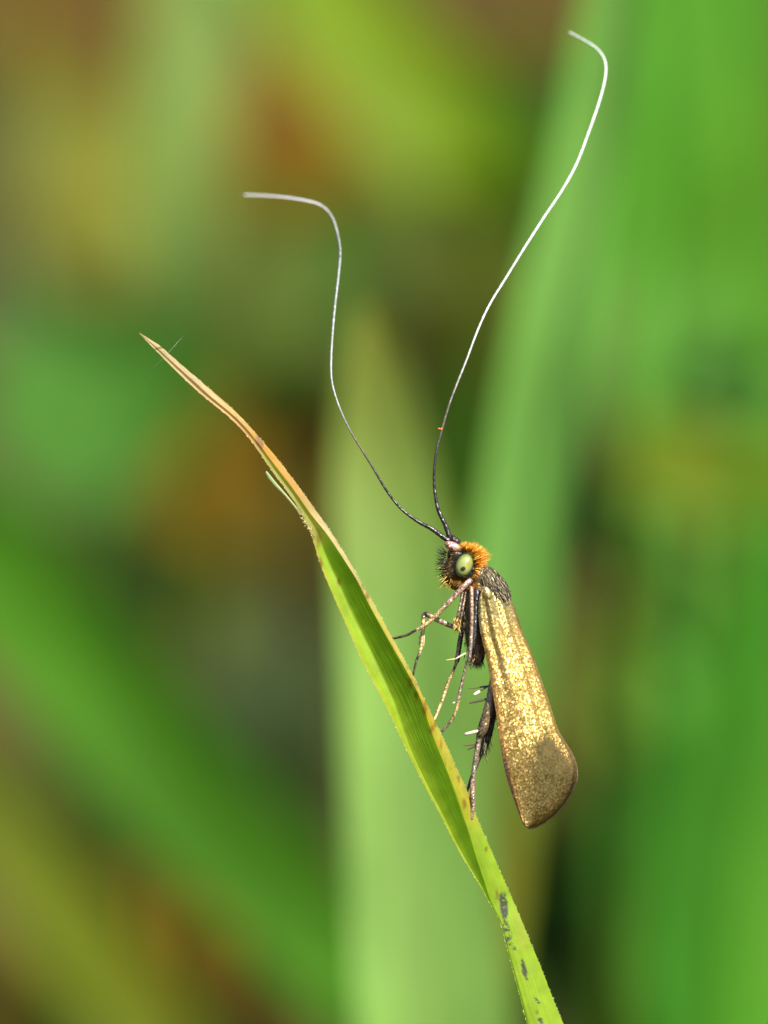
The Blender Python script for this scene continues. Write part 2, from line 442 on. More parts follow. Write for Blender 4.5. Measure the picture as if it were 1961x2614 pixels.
back_leaf(930, 740, 13.5, 130, 330, 0.1, (0.014, 0.012, 0.003), 'dark leaf shape added to darken the gap between the pale blade tip and the right antenna', tilt=0.4)  # another added dark leaf that darkens a gap by its colour
# --- long blades
back_blade([(800, 660, 4.6, 30), (805, 770, 4.6, 130), (824, 1000, 4.6, 212), (855, 1250, 4.5, 262), (888, 1600, 4.45, 305), (914, 2000, 4.4, 325), (934, 2300, 4.4, 325)],
           G(158, 218, 124), 'broad pale green grass blade with blunt tip rising behind the moth', tipcol=G(150, 165, 70), fold=0.2, roll=0.12)
back_blade([(1340, -120, 4.8, 100), (1310, 50, 4.8, 130), (1265, 350, 4.8, 150), (1200, 700, 4.7, 185), (1140, 1050, 4.7, 190), (1095, 1450, 4.6, 200), (1065, 1900, 4.6, 170), (1030, 2300, 4.6, 150)],
           G(130, 202, 104), 'long upright light green grass blade crossing behind the antennae and head', patch=[(0.32, 0.08, G(158, 165, 66))])
back_blade([(1530, -200, 11, 360), (1515, 200, 11, 440), (1515, 600, 11, 450), (1535, 1000, 10.7, 420), (1550, 1500, 10.4, 380), (1580, 2300, 10.2, 340)],
           G(104, 196, 58), 'widest bright green grass blade filling the side behind the golden wing', roll=0.2, fold=0.08)
back_blade([(560, -180, 12, 170), (700, 0, 12, 260), (850, 180, 12, 280), (980, 320, 12, 260), (1070, 460, 12.2, 150), (1080, 600, 12.6, 80), (980, 1200, 14, 70), (900, 2300, 15, 70)],
           G(146, 192, 42), 'olive green arching grass blade above the tawny dead leaf', roll=0.1, fold=0.1)
back_blade([(440, -200, 12, 190), (420, 60, 12, 210), (390, 320, 12, 200), (360, 620, 12.2, 180), (310, 900, 12.8, 150), (250, 1300, 14, 120), (200, 2300, 15, 100)],
           G(156, 202, 120), 'grey green upright grass blade beside the khaki weed', fold=0.1, roll=0.4)
back_blade([(-260, 1010, 8.8, 200), (-60, 1190, 8.8, 270), (180, 1450, 8.8, 280), (430, 1740, 8.8, 280), (680, 2010, 8.8, 250), (900, 2280, 8.8, 200)],
           G(92, 170, 42), 'bright green grass blade slanting steeply behind the stem of the folded blade', roll=-0.1, fold=0.1)
back_blade([(-220, 1560, 11, 150), (-40, 1760, 11, 190), (140, 1990, 10.8, 200), (330, 2270, 10.5, 200)],
           G(128, 152, 36), 'olive slanting grass blade parallel to the bright green one', roll=0.1, fold=0.1)
back_blade([(1700, 1150, 9.6, 120), (1620, 1400, 9.6, 200), (1530, 1750, 9.6, 210), (1470, 2050, 9.6, 180), (1440, 2300, 9.6, 150)],
           G(80, 172, 50), 'green leaning grass blade below the golden wing and above the dark weed', fold=0.1)
# --- thin stems between them
rs = random.Random(21)
STEMS = [(60, 300, 16, 45), (330, 250, 14, 40), (480, 420, 17, 50), (560, 700, 15, 45), (150, 1200, 16, 50), (420, 1500, 15, 45), (520, 1750, 14, 40), (250, 1850, 15, 45), (760, 500, 17, 45),
         (1010, 640, 15, 45), (1420, 260, 9.8, 60), (1600, 350, 9.6, 55), (1440, 640, 9.6, 60), (1580, 1350, 8.8, 60), (1400, 1650, 12, 60), (1250, 1750, 12.5, 50), (1360, 2000, 12, 55)]
STEM_LABELS = ['thin green stem beside the khaki weed leaf', 'thin olive stem beside the grey green upright blade', 'thin dull green stem left of the tawny dead leaf', 'thin straw coloured stem behind the dry blade tip',
    'thin green stem behind the mid green round leaf', 'thin olive stem above the steep bright blade', 'thin dull green stem by the blue grey weed leaf', 'thin straw coloured stem under the steep bright blade', 'thin green stem behind the bent left antenna',
    'thin olive stem between the two antennae', 'thin vivid green stem along the wide blade, near the upright blade', 'thin green stem in front of the middle of the wide blade', 'thin yellowish green stem above the yellow green oval leaf', 'thin vivid green stem below the yellow green oval leaf',
    'thin green stem behind the wing end', 'thin dark olive stem under the wing tip', 'thin vivid green stem in front of the dark green broad leaf']
for i, (x, y, d, w) in enumerate(STEMS):
    ln = rs.uniform(420, 800); lean = rs.uniform(-0.35, 0.35)
    col = [G(104, 176, 50), G(136, 166, 44), G(82, 142, 46), G(150, 150, 62)][i % 4] if x < 1350 else [G(112, 196, 62), G(84, 170, 48), G(120, 190, 50)][i % 3]
    back_blade([(x - lean * ln, y - ln * 0.6, d, w * 0.3), (x - lean * ln * 0.4, y - ln * 0.25, d, w), (x, y, d, w), (x + lean * 120, y + ln * 0.5, d + 0.2, w), (x + lean * 160, y + ln * 1.0, d + 0.4, w * 0.9)],
               col, STEM_LABELS[i], fold=0.1, group='thin grass stems among the background weeds')
# a blade that stands between the moth and the sun; its tip shades the end of the wing
def toward_sun(zx, zy, t): return P(950 + zx / 2.6655, 1320 + zy / 2.6655, 25) + SUN * t
back_blade([], G(110, 180, 50), 'grass blade standing on the sunny side whose tip shades the end of the golden wing', fold=0.05, face=SUN,
           world=[(toward_sun(1130, 1492, 6.5), 0.085), (toward_sun(1138, 1515, 6.5), 0.125), (toward_sun(1160, 1600, 6.5), 0.15), (toward_sun(1195, 1750, 6.5), 0.165), (toward_sun(1290, 2000, 6.5), 0.18), (toward_sun(1480, 2300, 6.5), 0.19), (toward_sun(1850, 2700, 6.5), 0.21), (toward_sun(2500, 3300, 6.4), 0.24)])

# --- the short turf that goes on all around, outside the gap the picture looks through
tm = MB(); rt_ = random.Random(5); campos = FOC + N * DIST
def in_view(p, m=1.5):
    q = p - campos; z = -q.dot(N)
    return z > 1 and abs(q.dot(R) / z) < m * 980.5 * K / DIST and abs(q.dot(U) / z) < m * 1307 * K / DIST
made = 0
for _ in range(14000):
    x = rt_.gauss(0, 16); y = rt_.uniform(-4, 60)
    h = rt_.uniform(1.5, 5.5); ln = Vector((rt_.gauss(0, 0.35), rt_.gauss(0, 0.35), 1)) * h
    b0 = Vector((x, y, ground_z(x, y) - 0.05)); mid = b0 + ln * 0.55; tip_ = b0 + ln + Vector((ln.x * 0.5, ln.y * 0.5, -0.25 * h))
    if any(in_view(b0.lerp(tip_, k)) for k in (0, 0.35, 0.7, 1)): continue
    # keep the sunlit gap open: nothing that would throw a shadow into it
    if any(in_view(tip_ - SUN * k, 1.2) for k in (2, 5, 8, 12)): continue
    a = rt_.uniform(0, math.pi); wv = Vector((math.cos(a), math.sin(a), 0)) * rt_.uniform(0.09, 0.2)
    c = mixc((0.05, 0.11, 0.018), (0.13, 0.17, 0.04), rt_.random())
    i = [tm.vert(b0 - wv * 0.8, c, (0, 0)), tm.vert(b0 + wv * 0.8, c, (1, 0)), tm.vert(mid + wv, c, (1, 1)), tm.vert(mid - wv, c, (0, 1)), tm.vert(tip_, c, (0.5, 2))]
    tm.f += [(i[0], i[1], i[2], i[3]), (i[3], i[2], i[4])]
turf = tm.build('turf', M_BACK); turf['kind'] = 'stuff'
tag(turf, 'short green turf growing all around the moth and its blade', 'turf')

# ------------------------------------------------------------------ the blade the moth sits on
RE = [(850, 357), (880, 406), (941, 475), (1008, 554), (1055, 608), (1117, 663), (1167, 706), (1243, 764), (1294, 800), (1352, 842), (1435, 894), (1487, 922), (1540, 955),
      (1621, 997), (1703, 1044), (1788, 1085), (1870, 1125), (1951, 1162), (2032, 1199), (2093, 1219), (2137, 1240), (2203, 1268), (2277, 1300), (2318, 1319), (2399, 1352),
      (2473, 1383), (2555, 1414), (2614, 1439), (2700, 1473)]
LE = [(850, 355), (892, 395), (947, 449), (1012, 518), (1059, 580), (1109, 630), (1156, 663), (1200, 692), (1261, 739), (1319, 776), (1370, 797), (1435, 815), (1479, 833),
      (1544, 861), (1617, 894), (1691, 926), (1760, 963), (1821, 995), (1894, 1028), (1959, 1060), (2024, 1093), (2081, 1125), (2144, 1156), (2203, 1189), (2254, 1222),
      (2305, 1250), (2351, 1278), (2427, 1296), (2504, 1317), (2573, 1335), (2614, 1345), (2700, 1368)]
CE = [(850, 356), (887, 400.5), (944, 462), (1013, 536), (1060, 598), (1115, 648), (1164, 684), (1214, 721), (1258, 755), (1323, 800), (1359, 833), (1431, 880), (1487, 916), (1540, 940),
      (1621, 985), (1703, 1032), (1788, 1077), (1870, 1101), (1951, 1134), (2032, 1166), (2073, 1178), (2116, 1194), (2160, 1207), (2208, 1222), (2246, 1235), (2280, 1245),
      (2305, 1252), (2351, 1280), (2427, 1299), (2504, 1320), (2573, 1338), (2614, 1348), (2700, 1371)]
TAN = srgb(184, 156, 92); BROWN = srgb(120, 62, 14); YEL = srgb(210, 152, 22); YG = srgb(186, 186, 26); LIME = srgb(156, 190, 36); DEEP = srgb(128, 176, 20); GREY = (0.055, 0.055, 0.06)
def fb(x, y, s, o=0.0): return noise.noise(Vector((x * s, y * s, o))) * 0.65 + noise.noise(Vector((x * s * 2.3, y * s * 2.3, o + 5))) * 0.35
def blade_col(y, a, side, x):
    """a: 0..1 across the half, side 'l' (left flap) or 'r' (bright strip)"""
    n1 = fb(x, y, 0.02); n2 = fb(x, y, 0.07, 3)
    if side == 'r':
        c = mixc(TAN, srgb(200, 156, 46), smooth(960, 1080, y))
        c = mixc(c, YEL, smooth(1080, 1160, y + 30 * n1))
        c = mixc(c, mixc(srgb(204, 186, 84), TAN, a), smooth(1220, 1330, y + 40 * n1))
        c = mixc(c, mixc(YG, srgb(190, 176, 80), a * 0.5), smooth(1490, 1590, y + 30 * n1))
        c = mixc(c, YEL, 0.9 * smooth(-0.1, 0.3, fb(x * 0.6, y, 0.011, 9)) * smooth(1590, 1650, y) * smooth(2160, 2060, y))
        c = mixc(c, LIME, smooth(2060, 2150, y + 40 * n1))
        c = mixc(c, srgb(176, 180, 60), 0.5 * smooth(0.1, 0.45, fb(x, y * 0.35, 0.02, 12)) * smooth(2130, 2180, y))
    else:
        c = mixc(TAN, srgb(186, 140, 60), smooth(940, 1080, y))
        c = mixc(c, srgb(150, 150, 40), smooth(1110, 1190, y))
        c = mixc(c, mixc(LIME, DEEP, smooth(0.25, 0.6, a)), smooth(1330, 1420, y + 25 * n1))  # shade of the inner face painted in: lit margin lighter, inside deeper green
        c = mixc(c, srgb(196, 170, 80), smooth(0.14, 0.0, a) * smooth(1330, 1400, y) * (0.9 if y < 1480 else 0.45))
        # dark groove in the withered tip
        c = mixc(c, BROWN, 0.5 * smooth(0.75, 1.0, a) * smooth(920, 970, y) * smooth(1060, 1000, y))
    # brown blotches
    br = 0.0
    for (bx, by, r) in ((660, 1120, 11), (668, 1132, 8), (605, 1052, 7), (812, 1374, 10), (818, 1440, 7), (865, 1490, 6), (930, 1492, 8), (938, 1520, 7), (1048, 1740, 8), (1062, 1770, 9),
                        (1103, 1862, 9), (1110, 1846, 6), (1186, 2050, 7), (1172, 1990, 6), (1268, 2283, 7), (1371, 2585, 5), (1240, 2170, 5), (800, 1372, 7), (1085, 1812, 8)):
        dd = math.hypot((x - bx) * 1.1, (y - by) * 0.42) + 7 * n2
        br = max(br, 0.8 * smooth(r * 1.2, r * 0.2, dd))
    br = max(br, 0.55 * smooth(0.08, 0.4, fb(x, y * 0.5, 0.06, 3)) * smooth(1620, 1720, y) * smooth(2080, 1960, y) * (1 if side == 'r' else 0))
    c = mixc(c, BROWN, 0.8 * br)
    # grey mould running down the lower blade
    gm = 0.0
    for (y0, y1, xa, xb, w0) in ((2280, 2345, 1284, 1288, 13), (2345, 2400, 1290, 1300, 12), (2395, 2425, 1290, 1312, 12), (2448, 2502, 1333, 1345, 6.5), (2540, 2562, 1362, 1376, 4), (2598, 2614, 1378, 1382, 6)):
        if y0 - 6 < y < y1 + 6:
            f = (y - y0) / (y1 - y0); xc = lerp(xa, xb, f)
            wd = w0 * (0.55 + 0.45 * math.sin(math.pi * max(0, min(1, f))))
            k = smooth(wd, wd * 0.6, abs(x - xc) + 7 * n2) * smooth(-0.1, 0.1, f) * smooth(1.1, 0.9, f)
            k *= smooth(-0.10, 0.08, fb(x, y, 0.10, 20) * 0.6 + fb(x, y, 0.31, 27) * 0.7 + (0.0 if w0 > 11.5 and y > 2345 else 0.34))
            gm = max(gm, k)
    c = mixc(c, GREY, 0.92 * gm)
    return tuple(v * 0.58 for v in c)
def blade_pt(y, s):
    """s in 0..1: left edge .. crease (0.62) .. right edge; returns x, depth"""
    h = 26 * smooth(870, 960, y)
    l, c, r = (sum(interp(tab, y + h * k) * q for k, q in ((-1, 0.15), (-0.5, 0.22), (0, 0.26), (0.5, 0.22), (1, 0.15))) for tab in (LE, CE, RE))
    wl = c - l; wr = r - c
    if s <= 0.62:
        a = s / 0.62
        x = lerp(l, c, a)
        lo = smooth(1330, 1420, y)
        valley = lerp(0.5, lerp(0.36, 0.10, smooth(1650, 2000, y)), lo)
        dep = 0.17 * wl
        if a < valley: w = dep * (1 - a / valley) ** 1.4 * 1.3
        else: w = 0.36 * wl * ((a - valley) / (1 - valley)) ** 1.15 * lerp(0.35, 1, lo)
        side = ('l', a)
    else:
        a = (s - 0.62) / 0.38
        x = lerp(c, r, a)
        lo = smooth(1330, 1420, y)
        w = 0.36 * wl * lerp(0.35, 1, lo) - wr * (0.10 * a + 0.25 * a * a)
        side = ('r', a)
    w += 1.2 * fb(x, y, 0.012, 30)
    return x, w, side
hb = MB(); rows = []
ncol = 56; nrow = 800
edge_r = []
for i in range(nrow):
    f = i / (nrow - 1)
    y = 850 + (2690 - 850) * f
    row = []
    for j in range(ncol):
        s = j / (ncol - 1)
        x, w, (sd, a) = blade_pt(y, s)
        jit = (1.3 * noise.noise(Vector((y * 0.09, s * 50, 1)))) if j in (0, ncol - 1) else 0
        row.append(hb.vert(P(x + jit, y, w), blade_col(y, a, sd, x), (s, y / 400.0)))
    rows.append(row)
    edge_r.append((y, row[-1], row[0]))
# the sheath runs on down to the soil
last = [hb.v[i].copy() for i in rows[-1]]; lc = [hb.c[i] for i in rows[-1]]
dirn = (hb.v[rows[-1][28]] - hb.v[rows[-16][28]]).normalized()
off = Vector((0, 0, 0)); zc = last[28].z
steps = 26; prev = Vector((0, 0, 0))
for i in range(1, steps + 1):
    f = i / steps
    dd = (dirn * (1 - f) ** 2 + Vector((0.06, 0.03, -1)) * (1 - (1 - f) ** 2)).normalized()
    prev = prev + dd * (zc + 0.4) / steps * 1.06
    cen = last[28] + prev
    row = []
    for j in range(ncol):
        q = last[j] - last[28]
        row.append(hb.vert(cen + q * (1 + 0.9 * f), mixc(lc[j], tuple(v * 0.62 for v in DEEP), 0.6 * f), (j / (ncol - 1), (2690 + i * 200) / 400.0)))
    rows.append(row)
    if cen.z < -0.1: break
hb.grid(rows)
foot = last[28] + prev
blade_base = Vector((foot.x, foot.y, ground_z(foot.x, foot.y)))
blade = empty('grass_plant', blade_base)
tag(blade, 'sharp folded grass blade with withered brown tip and torn edge, carrying the moth', 'grass')
hb.build('blade', M_BLADE, blade, blade_base)
# torn strip on the left margin
ts = MB(); rows = []
tp = catmull([(679, 1204, 4, 2.5), (687, 1216, 5, 4.2), (703, 1236, 5, 4), (727, 1262, 4, 3), (752, 1292, 3, 3), (772, 1318, 2, 4), (785, 1342, 1, 3)], 40)
for i, (x, y, w, hw) in enumerate(tp):
    t = i / 39
    jag = 1.5 * noise.noise(Vector((i * 0.7, 2, 0)))
    c = mixc(srgb(176, 200, 140), srgb(200, 190, 120), t); c = tuple(v * 0.7 for v in c)
    rows.append([ts.vert(P(x + jag - hw * 0.7, y + hw * 0.7, w - 1), c, (0, t)), ts.vert(P(x, y, w + 2), c, (0.5, t)), ts.vert(P(x + hw * 0.8, y - hw * 0.7, w), c, (1, t))])
ts.grid(rows)
o = ts.build('torn_strip', M_BLADE, blade, blade_base); o['label'] = 'pale torn strip curling off the left margin'
# frayed shreds at the tear
fr = MB()
for i in range(46):
    x = random.uniform(768, 802); y = 1318 + (x - 768) * 1.45 + random.uniform(-7, 5)
    d = R * random.uniform(-1, 0.2) + U * random.uniform(-0.6, 0.9) + N * random.uniform(0, 0.6)
    fr.hair(P(x, y, random.uniform(1, 8)), d, random.uniform(4, 11) * K, random.uniform(0.9, 2.0) * K, mixc(srgb(190, 180, 120), BROWN, random.random() ** 2))
o = fr.build('frayed_fibres', M_HAIR, blade, blade_base); o['kind'] = 'stuff'
# teeth and hairs on the margins
th = MB()
for (y, ir, il) in edge_r:
    for idx, sgn, pr_ in (ir, 1, 0.22), (il, -1, 0.15):
        if y < 960 or random.random() > pr_: continue
        d = R * (sgn * 0.7) + U * (random.uniform(0.1, 0.9)) + N * random.uniform(-0.3, 0.5)
        th.hair(hb.v[idx], d, random.uniform(1.5, 3.2) * K, random.uniform(0.5, 0.9) * K, srgb(205, 205, 140))
o = th.build('margin_teeth', M_HAIR, blade, blade_base); o['kind'] = 'stuff'

# ------------------------------------------------------------------ moth
moth_base = P(1201, 2104, 10)
moth = empty('moth', moth_base)
tag(moth, 'golden longhorn moth with orange head tuft clinging to the folded grass blade', 'moth')
def z1(x, y): return 950 + x / 2.6655, 1320 + y / 2.6655
def z2(x, y): return 1060 + x / 5.53, 1340 + y / 5.53
def z3(x, y): return 960 + x / 4.879, 1480 + y / 4.879
def z4(x, y): return 1080 + x / 4.915, 1680 + y / 4.915
def z8(x, y): return 600 + x / 1.651, 60 + y / 1.651
# body: one continuous skin of head, thorax and abdomen
def inplane(ang):
    a = math.radians(ang)
    ex = R * math.cos(a) - U * math.sin(a)      # ang clockwise on the picture
    ey = R * math.sin(a) + U * math.cos(a)
    return (ex, ey, N)
bm_ = MB()
def blob(x, y, w, rx, ry, rw, ang=0):
    bm_.ellipsoid(P(x, y, w), inplane(ang), (rx * K, ry * K, rw * K), (1, 1, 1), 24, 14)
blob(1181, 1447, 0, 38, 46, 40, 25)      # head
blob(1165, 1416, 0, 24, 22, 28)          # brow
blob(1150, 1455, 0, 20, 36, 30, 12)      # face
blob(1168, 1488, 0, 24, 20, 24)          # mouth
blob(1212, 1467, 0, 32, 34, 34)          # neck
blob(1259, 1496, 0, 60, 32, 40, 57)      # thorax
blob(1264, 1499, 0, 57, 31, 37, 55)
blob(1222, 1520, 0, 36, 48, 40, 80)      # breast
blob(1212, 1560, 0, 28, 60, 32, 0)
blob(1212, 1610, -2, 26, 66, 28, 0)      # abdomen
blob(1216, 1660, -3, 23, 40, 25, -6)
blob(1190, 1560, 0, 14, 60, 20, 3)       # coxae
tmp = bm_.build('body', M_BODY, None, moth_base)
md = tmp.modifiers.new('r', 'REMESH'); md.mode = 'VOXEL'; md.voxel_size = 2.6 * K; md.use_smooth_shade = True
sm = tmp.modifiers.new('s', 'SMOOTH'); sm.iterations = 6; sm.factor = 0.5
dg = bpy.context.evaluated_depsgraph_get()
me = bpy.data.meshes.new_from_object(tmp.evaluated_get(dg))
old = tmp.data
body = bpy.data.objects.new('body_skin', me); scene.collection.objects.link(body)
bpy.data.objects.remove(tmp); bpy.data.meshes.remove(old)
body.name = 'body'; me.name = 'body'; body.parent = moth; body.location = (0, 0, 0)
me.materials.clear(); me.materials.append(M_BODY)
for at in list(me.attributes):
    if at.name == 'Col': me.attributes.remove(at)
at = me.attributes.new('Col', 'FLOAT_COLOR', 'POINT')
camp = FOC + N * DIST
flat = []
for v in me.vertices:
    q = v.co + moth_base - FOC
    x = 980.5 + q.dot(R) / K; y = 1307 - q.dot(U) / K
    n = fb(x, y, 0.05)
    head = mixc((0.012, 0.008, 0.004), srgb(110, 76, 20), smooth(1462, 1500, y + 12 * n))
    head = mixc(head, srgb(84, 64, 24), 0.6 * smooth(1166, 1146, x + 8 * n))
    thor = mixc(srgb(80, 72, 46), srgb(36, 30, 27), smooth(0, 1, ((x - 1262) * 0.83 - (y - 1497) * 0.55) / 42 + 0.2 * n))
    abd = mixc(srgb(96, 80, 52), srgb(120, 84, 40), smooth(1600, 1690, y))
    c = mixc(head, thor, smooth(1205, 1222, x - 0.3 * (y - 1460)))
    c = mixc(c, abd, smooth(1512, 1545, y - 0.35 * (x - 1230)))
    flat += [c[0], c[1], c[2], 1]
at.data.foreach_set('color', flat)
me.polygons.foreach_set('use_smooth', [True] * len(me.polygons))
uv = me.uv_layers.new(name='UVMap') if not me.uv_layers else None

# forewings ------------------------------------------------------------
WL = [z1(*p) for p in ((752, 486), (732, 540), (724, 620), (733, 760), (765, 900), (793, 1030), (818, 1180), (843, 1330), (862, 1470), (884, 1600), (914, 1760), (958, 1900), (998, 2010), (1026, 2080), (1062, 2112))]
WR = [z1(*p) for p in ((800, 478), (880, 505), (948, 575), (980, 650), (1020, 770), (1060, 870), (1092, 940), (1122, 1020), (1152, 1110), (1192, 1220), (1236, 1360), (1272, 1460), (1318, 1535), (1358, 1605), (1384, 1685), (1390, 1765), (1368, 1840), (1318, 1935), (1250, 2012), (1190, 2060), (1120, 2100), (1062, 2112))]
NS, NT = 150, 96
wl = catmull([(x, y, 0) for x, y in WL], NS); wr = catmull([(x, y, 0) for x, y in WR], NS)
GOLD = (0.44, 0.285, 0.085); GOLD2 = (0.35, 0.22, 0.058); COP = (0.55, 0.26, 0.07); PURP = (0.20, 0.085, 0.07); UMB = (0.20, 0.125, 0.05)
def wing_point(i, j):
    s = i / (NS - 1); t = j / (NT - 1)
    x = lerp(wl[i][0], wr[i][0], t); y = lerp(wl[i][1], wr[i][1], t)
    tip = smooth(0.62, 1.0, s)
    w = lerp(54, 10, t ** 0.85) * lerp(1, 0.55, tip) + 15 * math.sin(math.pi * t) * lerp(1, 0.5, tip)
    fade = smooth(0.55, 0.12, s)
    w += fade * (4.0 * math.exp(-((t - 0.36) / 0.07) ** 2) - 2.8 * math.exp(-((t - 0.22) / 0.06) ** 2) + 3.0 * math.exp(-((t - 0.08) / 0.07) ** 2)
                 - 2.6 * math.exp(-((t - 0.56) / 0.06) ** 2) + 2.0 * math.exp(-((t - 0.70) / 0.05) ** 2))
    f2 = smooth(0.25, 0.45, s) * smooth(0.75, 0.5, s)
    w -= f2 * 3.0 * math.exp(-((t - 0.74) / 0.06) ** 2)
    w += 2.0 * fb(x, y, 0.014, 40) + 1.0 * fb(x, y, 0.05, 44)
    for tv, k0 in ((0.14, 0.1), (0.30, 0.25), (0.43, 0.3), (0.54, 0.35), (0.64, 0.3), (0.78, 0.25), (0.88, 0.2)):
        w += 0.4 * smooth(k0, k0 + 0.2, s) * math.exp(-((t - tv - 0.03 * math.sin(3 * s + tv * 9)) / 0.011) ** 2)
    # rounded-over outer border
    e = min(t, 1 - t); w -= 5 * smooth(0.06, 0.0, e) * (1 if t > 0.5 else 0.5)
    return x, y, w, s, t
def wing(sign, name):
    mb = MB(); rows = []
    for i in range(NS):
        row = []
        for j in range(NT):
            x, y, w, s, t = wing_point(i, j)
            n = fb(x, y, 0.03, 50)
            c = mixc(GOLD, GOLD2, 0.5 + 0.8 * n)
            c = mixc(c, COP, 0.8 * smooth(0.13, 0.0, t) * smooth(0.1, 0.3, s))
            c = mixc(c, (0.34, 0.29, 0.12), smooth(0.25, 0.05, s) * 0.6)
            c = mixc(c, PURP, smooth(0.10, 0.0, t) * smooth(0.62, 0.74, s))
            c = mixc(c, UMB, 0.75 * smooth(0.2, 0.0, 1 - t) * smooth(0.55, 0.66, s))
            c = mixc(c, PURP, 0.8 * smooth(0.96, 1.0, s))
            row.append(mb.vert(P(x, y, sign * w), c, (t, s)))
        rows.append(row if sign > 0 else row)
    mb.grid(rows)
    o = mb.build(name, M_WING, moth, moth_base)
    so = o.modifiers.new('thick', 'SOLIDIFY'); so.thickness = 1.6 * K; so.offset = -1 if sign > 0 else 1
    # fringe along the outer margin
    fr = MB()
    for q in range(620):
        i = random.uniform(0.60, 0.999) * (NS - 1); i0 = int(i)
        x, y, w, s, t = wing_point(i0, NT - 1)
        x2, y2, w2, _, _ = wing_point(min(i0 + 1, NS - 1), NT - 1)
        f = i - i0; x = lerp(x, x2, f); y = lerp(y, y2, f); w = lerp(w, w2, f)
        cx, cy, _, _, _ = wing_point(int(0.70 * NS), NT // 2)
        ln = math.hypot(x - cx, y - cy); dx, dy = (x - cx) / ln, (y - cy) / ln
        dx = dx * 0.7 + 0.28; dy = dy * 0.7 + 0.55
        d = R * dx - U * dy + N * random.uniform(-0.25, 0.25)
        fr.hair(P(x - 2 * dx, y - 2 * dy, sign * w), d, random.uniform(4, 9) * K * smooth(0.57, 0.72, s), 1.1 * K, mixc((0.16, 0.10, 0.05), (0.36, 0.25, 0.12), random.random()))
    f_ = fr.build('fringe', M_HAIR, o, moth_base); f_['kind'] = 'stuff'
    return o
near_wing = wing(1, 'forewing')
far_wing = wing(-1, 'forewing')
# shoulder scale at the wing base
tg = MB(); x, y = z2(1010, 960)
tg.ellipsoid(P(x, y, 50), inplane(62), (20 * K, 12 * K, 12 * K), (0.55, 0.42, 0.18), 20, 12)
tg.build('tegula', M_WING, moth, moth_base)

# eyes ------------------------------------------------------------------
for sgn in (1, -1):
    e = MB(); cx, cy = 1184.5, 1443.5
    ax = inplane(24)
    nu, nv = 64, 40; rows = []
    for i in range(nv + 1):
        th_ = math.pi * i / nv; ring = []
        for j in range(nu):
            ph = 2 * math.pi * j / nu
            p = Vector((22 * math.sin(th_) * math.cos(ph), 31 * math.sin(th_) * math.sin(ph), 21 * math.cos(th_)))
            q = P(cx, cy, sgn * 27) + (ax[0] * p.x + ax[1] * p.y + N * p.z) * K
            px = 980.5 + (q - FOC).dot(R) / K; py = 1307 - (q - FOC).dot(U) / K
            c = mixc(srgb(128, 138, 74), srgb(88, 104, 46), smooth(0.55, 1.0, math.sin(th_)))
            front = 1 if p.z * sgn > 0 else 0
            c = mixc(c, (0.02, 0.012, 0.006), front * smooth(8.0, 4.8, math.hypot((px - 1181.5) * 0.95 + (py - 1452.5) * 0.25, (py - 1452.5))))
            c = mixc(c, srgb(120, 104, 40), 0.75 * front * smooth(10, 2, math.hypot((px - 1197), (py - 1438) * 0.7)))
            ring.append(e.vert(q, c))
        rows.append(ring + [ring[0]])
    e.grid(rows)
    e.build('eye', M_EYE, body, moth_base)
    rim = MB()
    pts = [P(cx, cy, sgn * 27) + (ax[0] * (23 * math.cos(a)) + ax[1] * (32.5 * math.sin(a))) * K for a in [2 * math.pi * i / 40 for i in range(41)]]
    rim.tube(pts, [3.6 * K] * 41, (0.02, 0.012, 0.008), 8, False)
    rim.build('eye_rim', M_BODY, body, moth_base)

# head hair -------------------------------------------------------------
tf = MB()
for q in range(900):
    u = random.random()
    arc = [(665, 305, 0.2, -1.0, 50), (735, 350, 0.5, -0.86, 100), (800, 420, 0.78, -0.62, 190), (835, 500, 0.92, -0.42, 205), (845, 580, 0.9, -0.2, 150), (835, 660, 0.85, 0.0, 100), (820, 730, 0.7, 0.3, 60)]
    f = u * (len(arc) - 1); i = min(int(f), len(arc) - 2); a, b = arc[i], arc[i + 1]; f -= i
    x, y = z2(lerp(a[0], b[0], f) + random.gauss(0, 16), lerp(a[1], b[1], f) + random.gauss(0, 16))
    w = random.uniform(-38, 36)
    dx, dy = lerp(a[2], b[2], f) + random.gauss(0, 0.17), lerp(a[3], b[3], f) + random.gauss(0, 0.17)
    ln = lerp(a[4], b[4], f) / 5.53 * random.uniform(0.55, 1.12) * (1.25 if random.random() < 0.2 else 1)
    d = R * dx - U * dy + N * (w / 90 + random.gauss(0, 0.12))
    c = mixc(srgb(205, 134, 6), srgb(176, 96, 3), random.random())
    if random.random() < 0.10: c = srgb(240, 190, 80)
    tf.hair(P(x, y, w), d, ln * K, random.uniform(0.8, 1.5) * K, c, bend=-U * 0.05)
o = tf.build('head_tuft', M_HAIR, body, moth_base); o['kind'] = 'stuff'; o['label'] = 'bristling bright orange hair on the crown'
fb_ = MB()
for q in range(110):
    t = random.random()
    x, y = z2(lerp(388, 430, random.random()) + 70 * abs(t - 0.45), lerp(370, 800, t))
    ang = lerp(-0.55, 0.75, t) + random.gauss(0, 0.25)
    d = -R * math.cos(ang) - U * math.sin(ang) + N * random.uniform(-0.5, 0.7)
    dark = t < 0.8 and random.random() < 0.92
    fb_.hair(P(x, y, random.uniform(-22, 28)), d, random.uniform(14, 32) * K, random.uniform(0.7, 1.0) * K, (0.012, 0.010, 0.006) if dark else srgb(200, 165, 80))
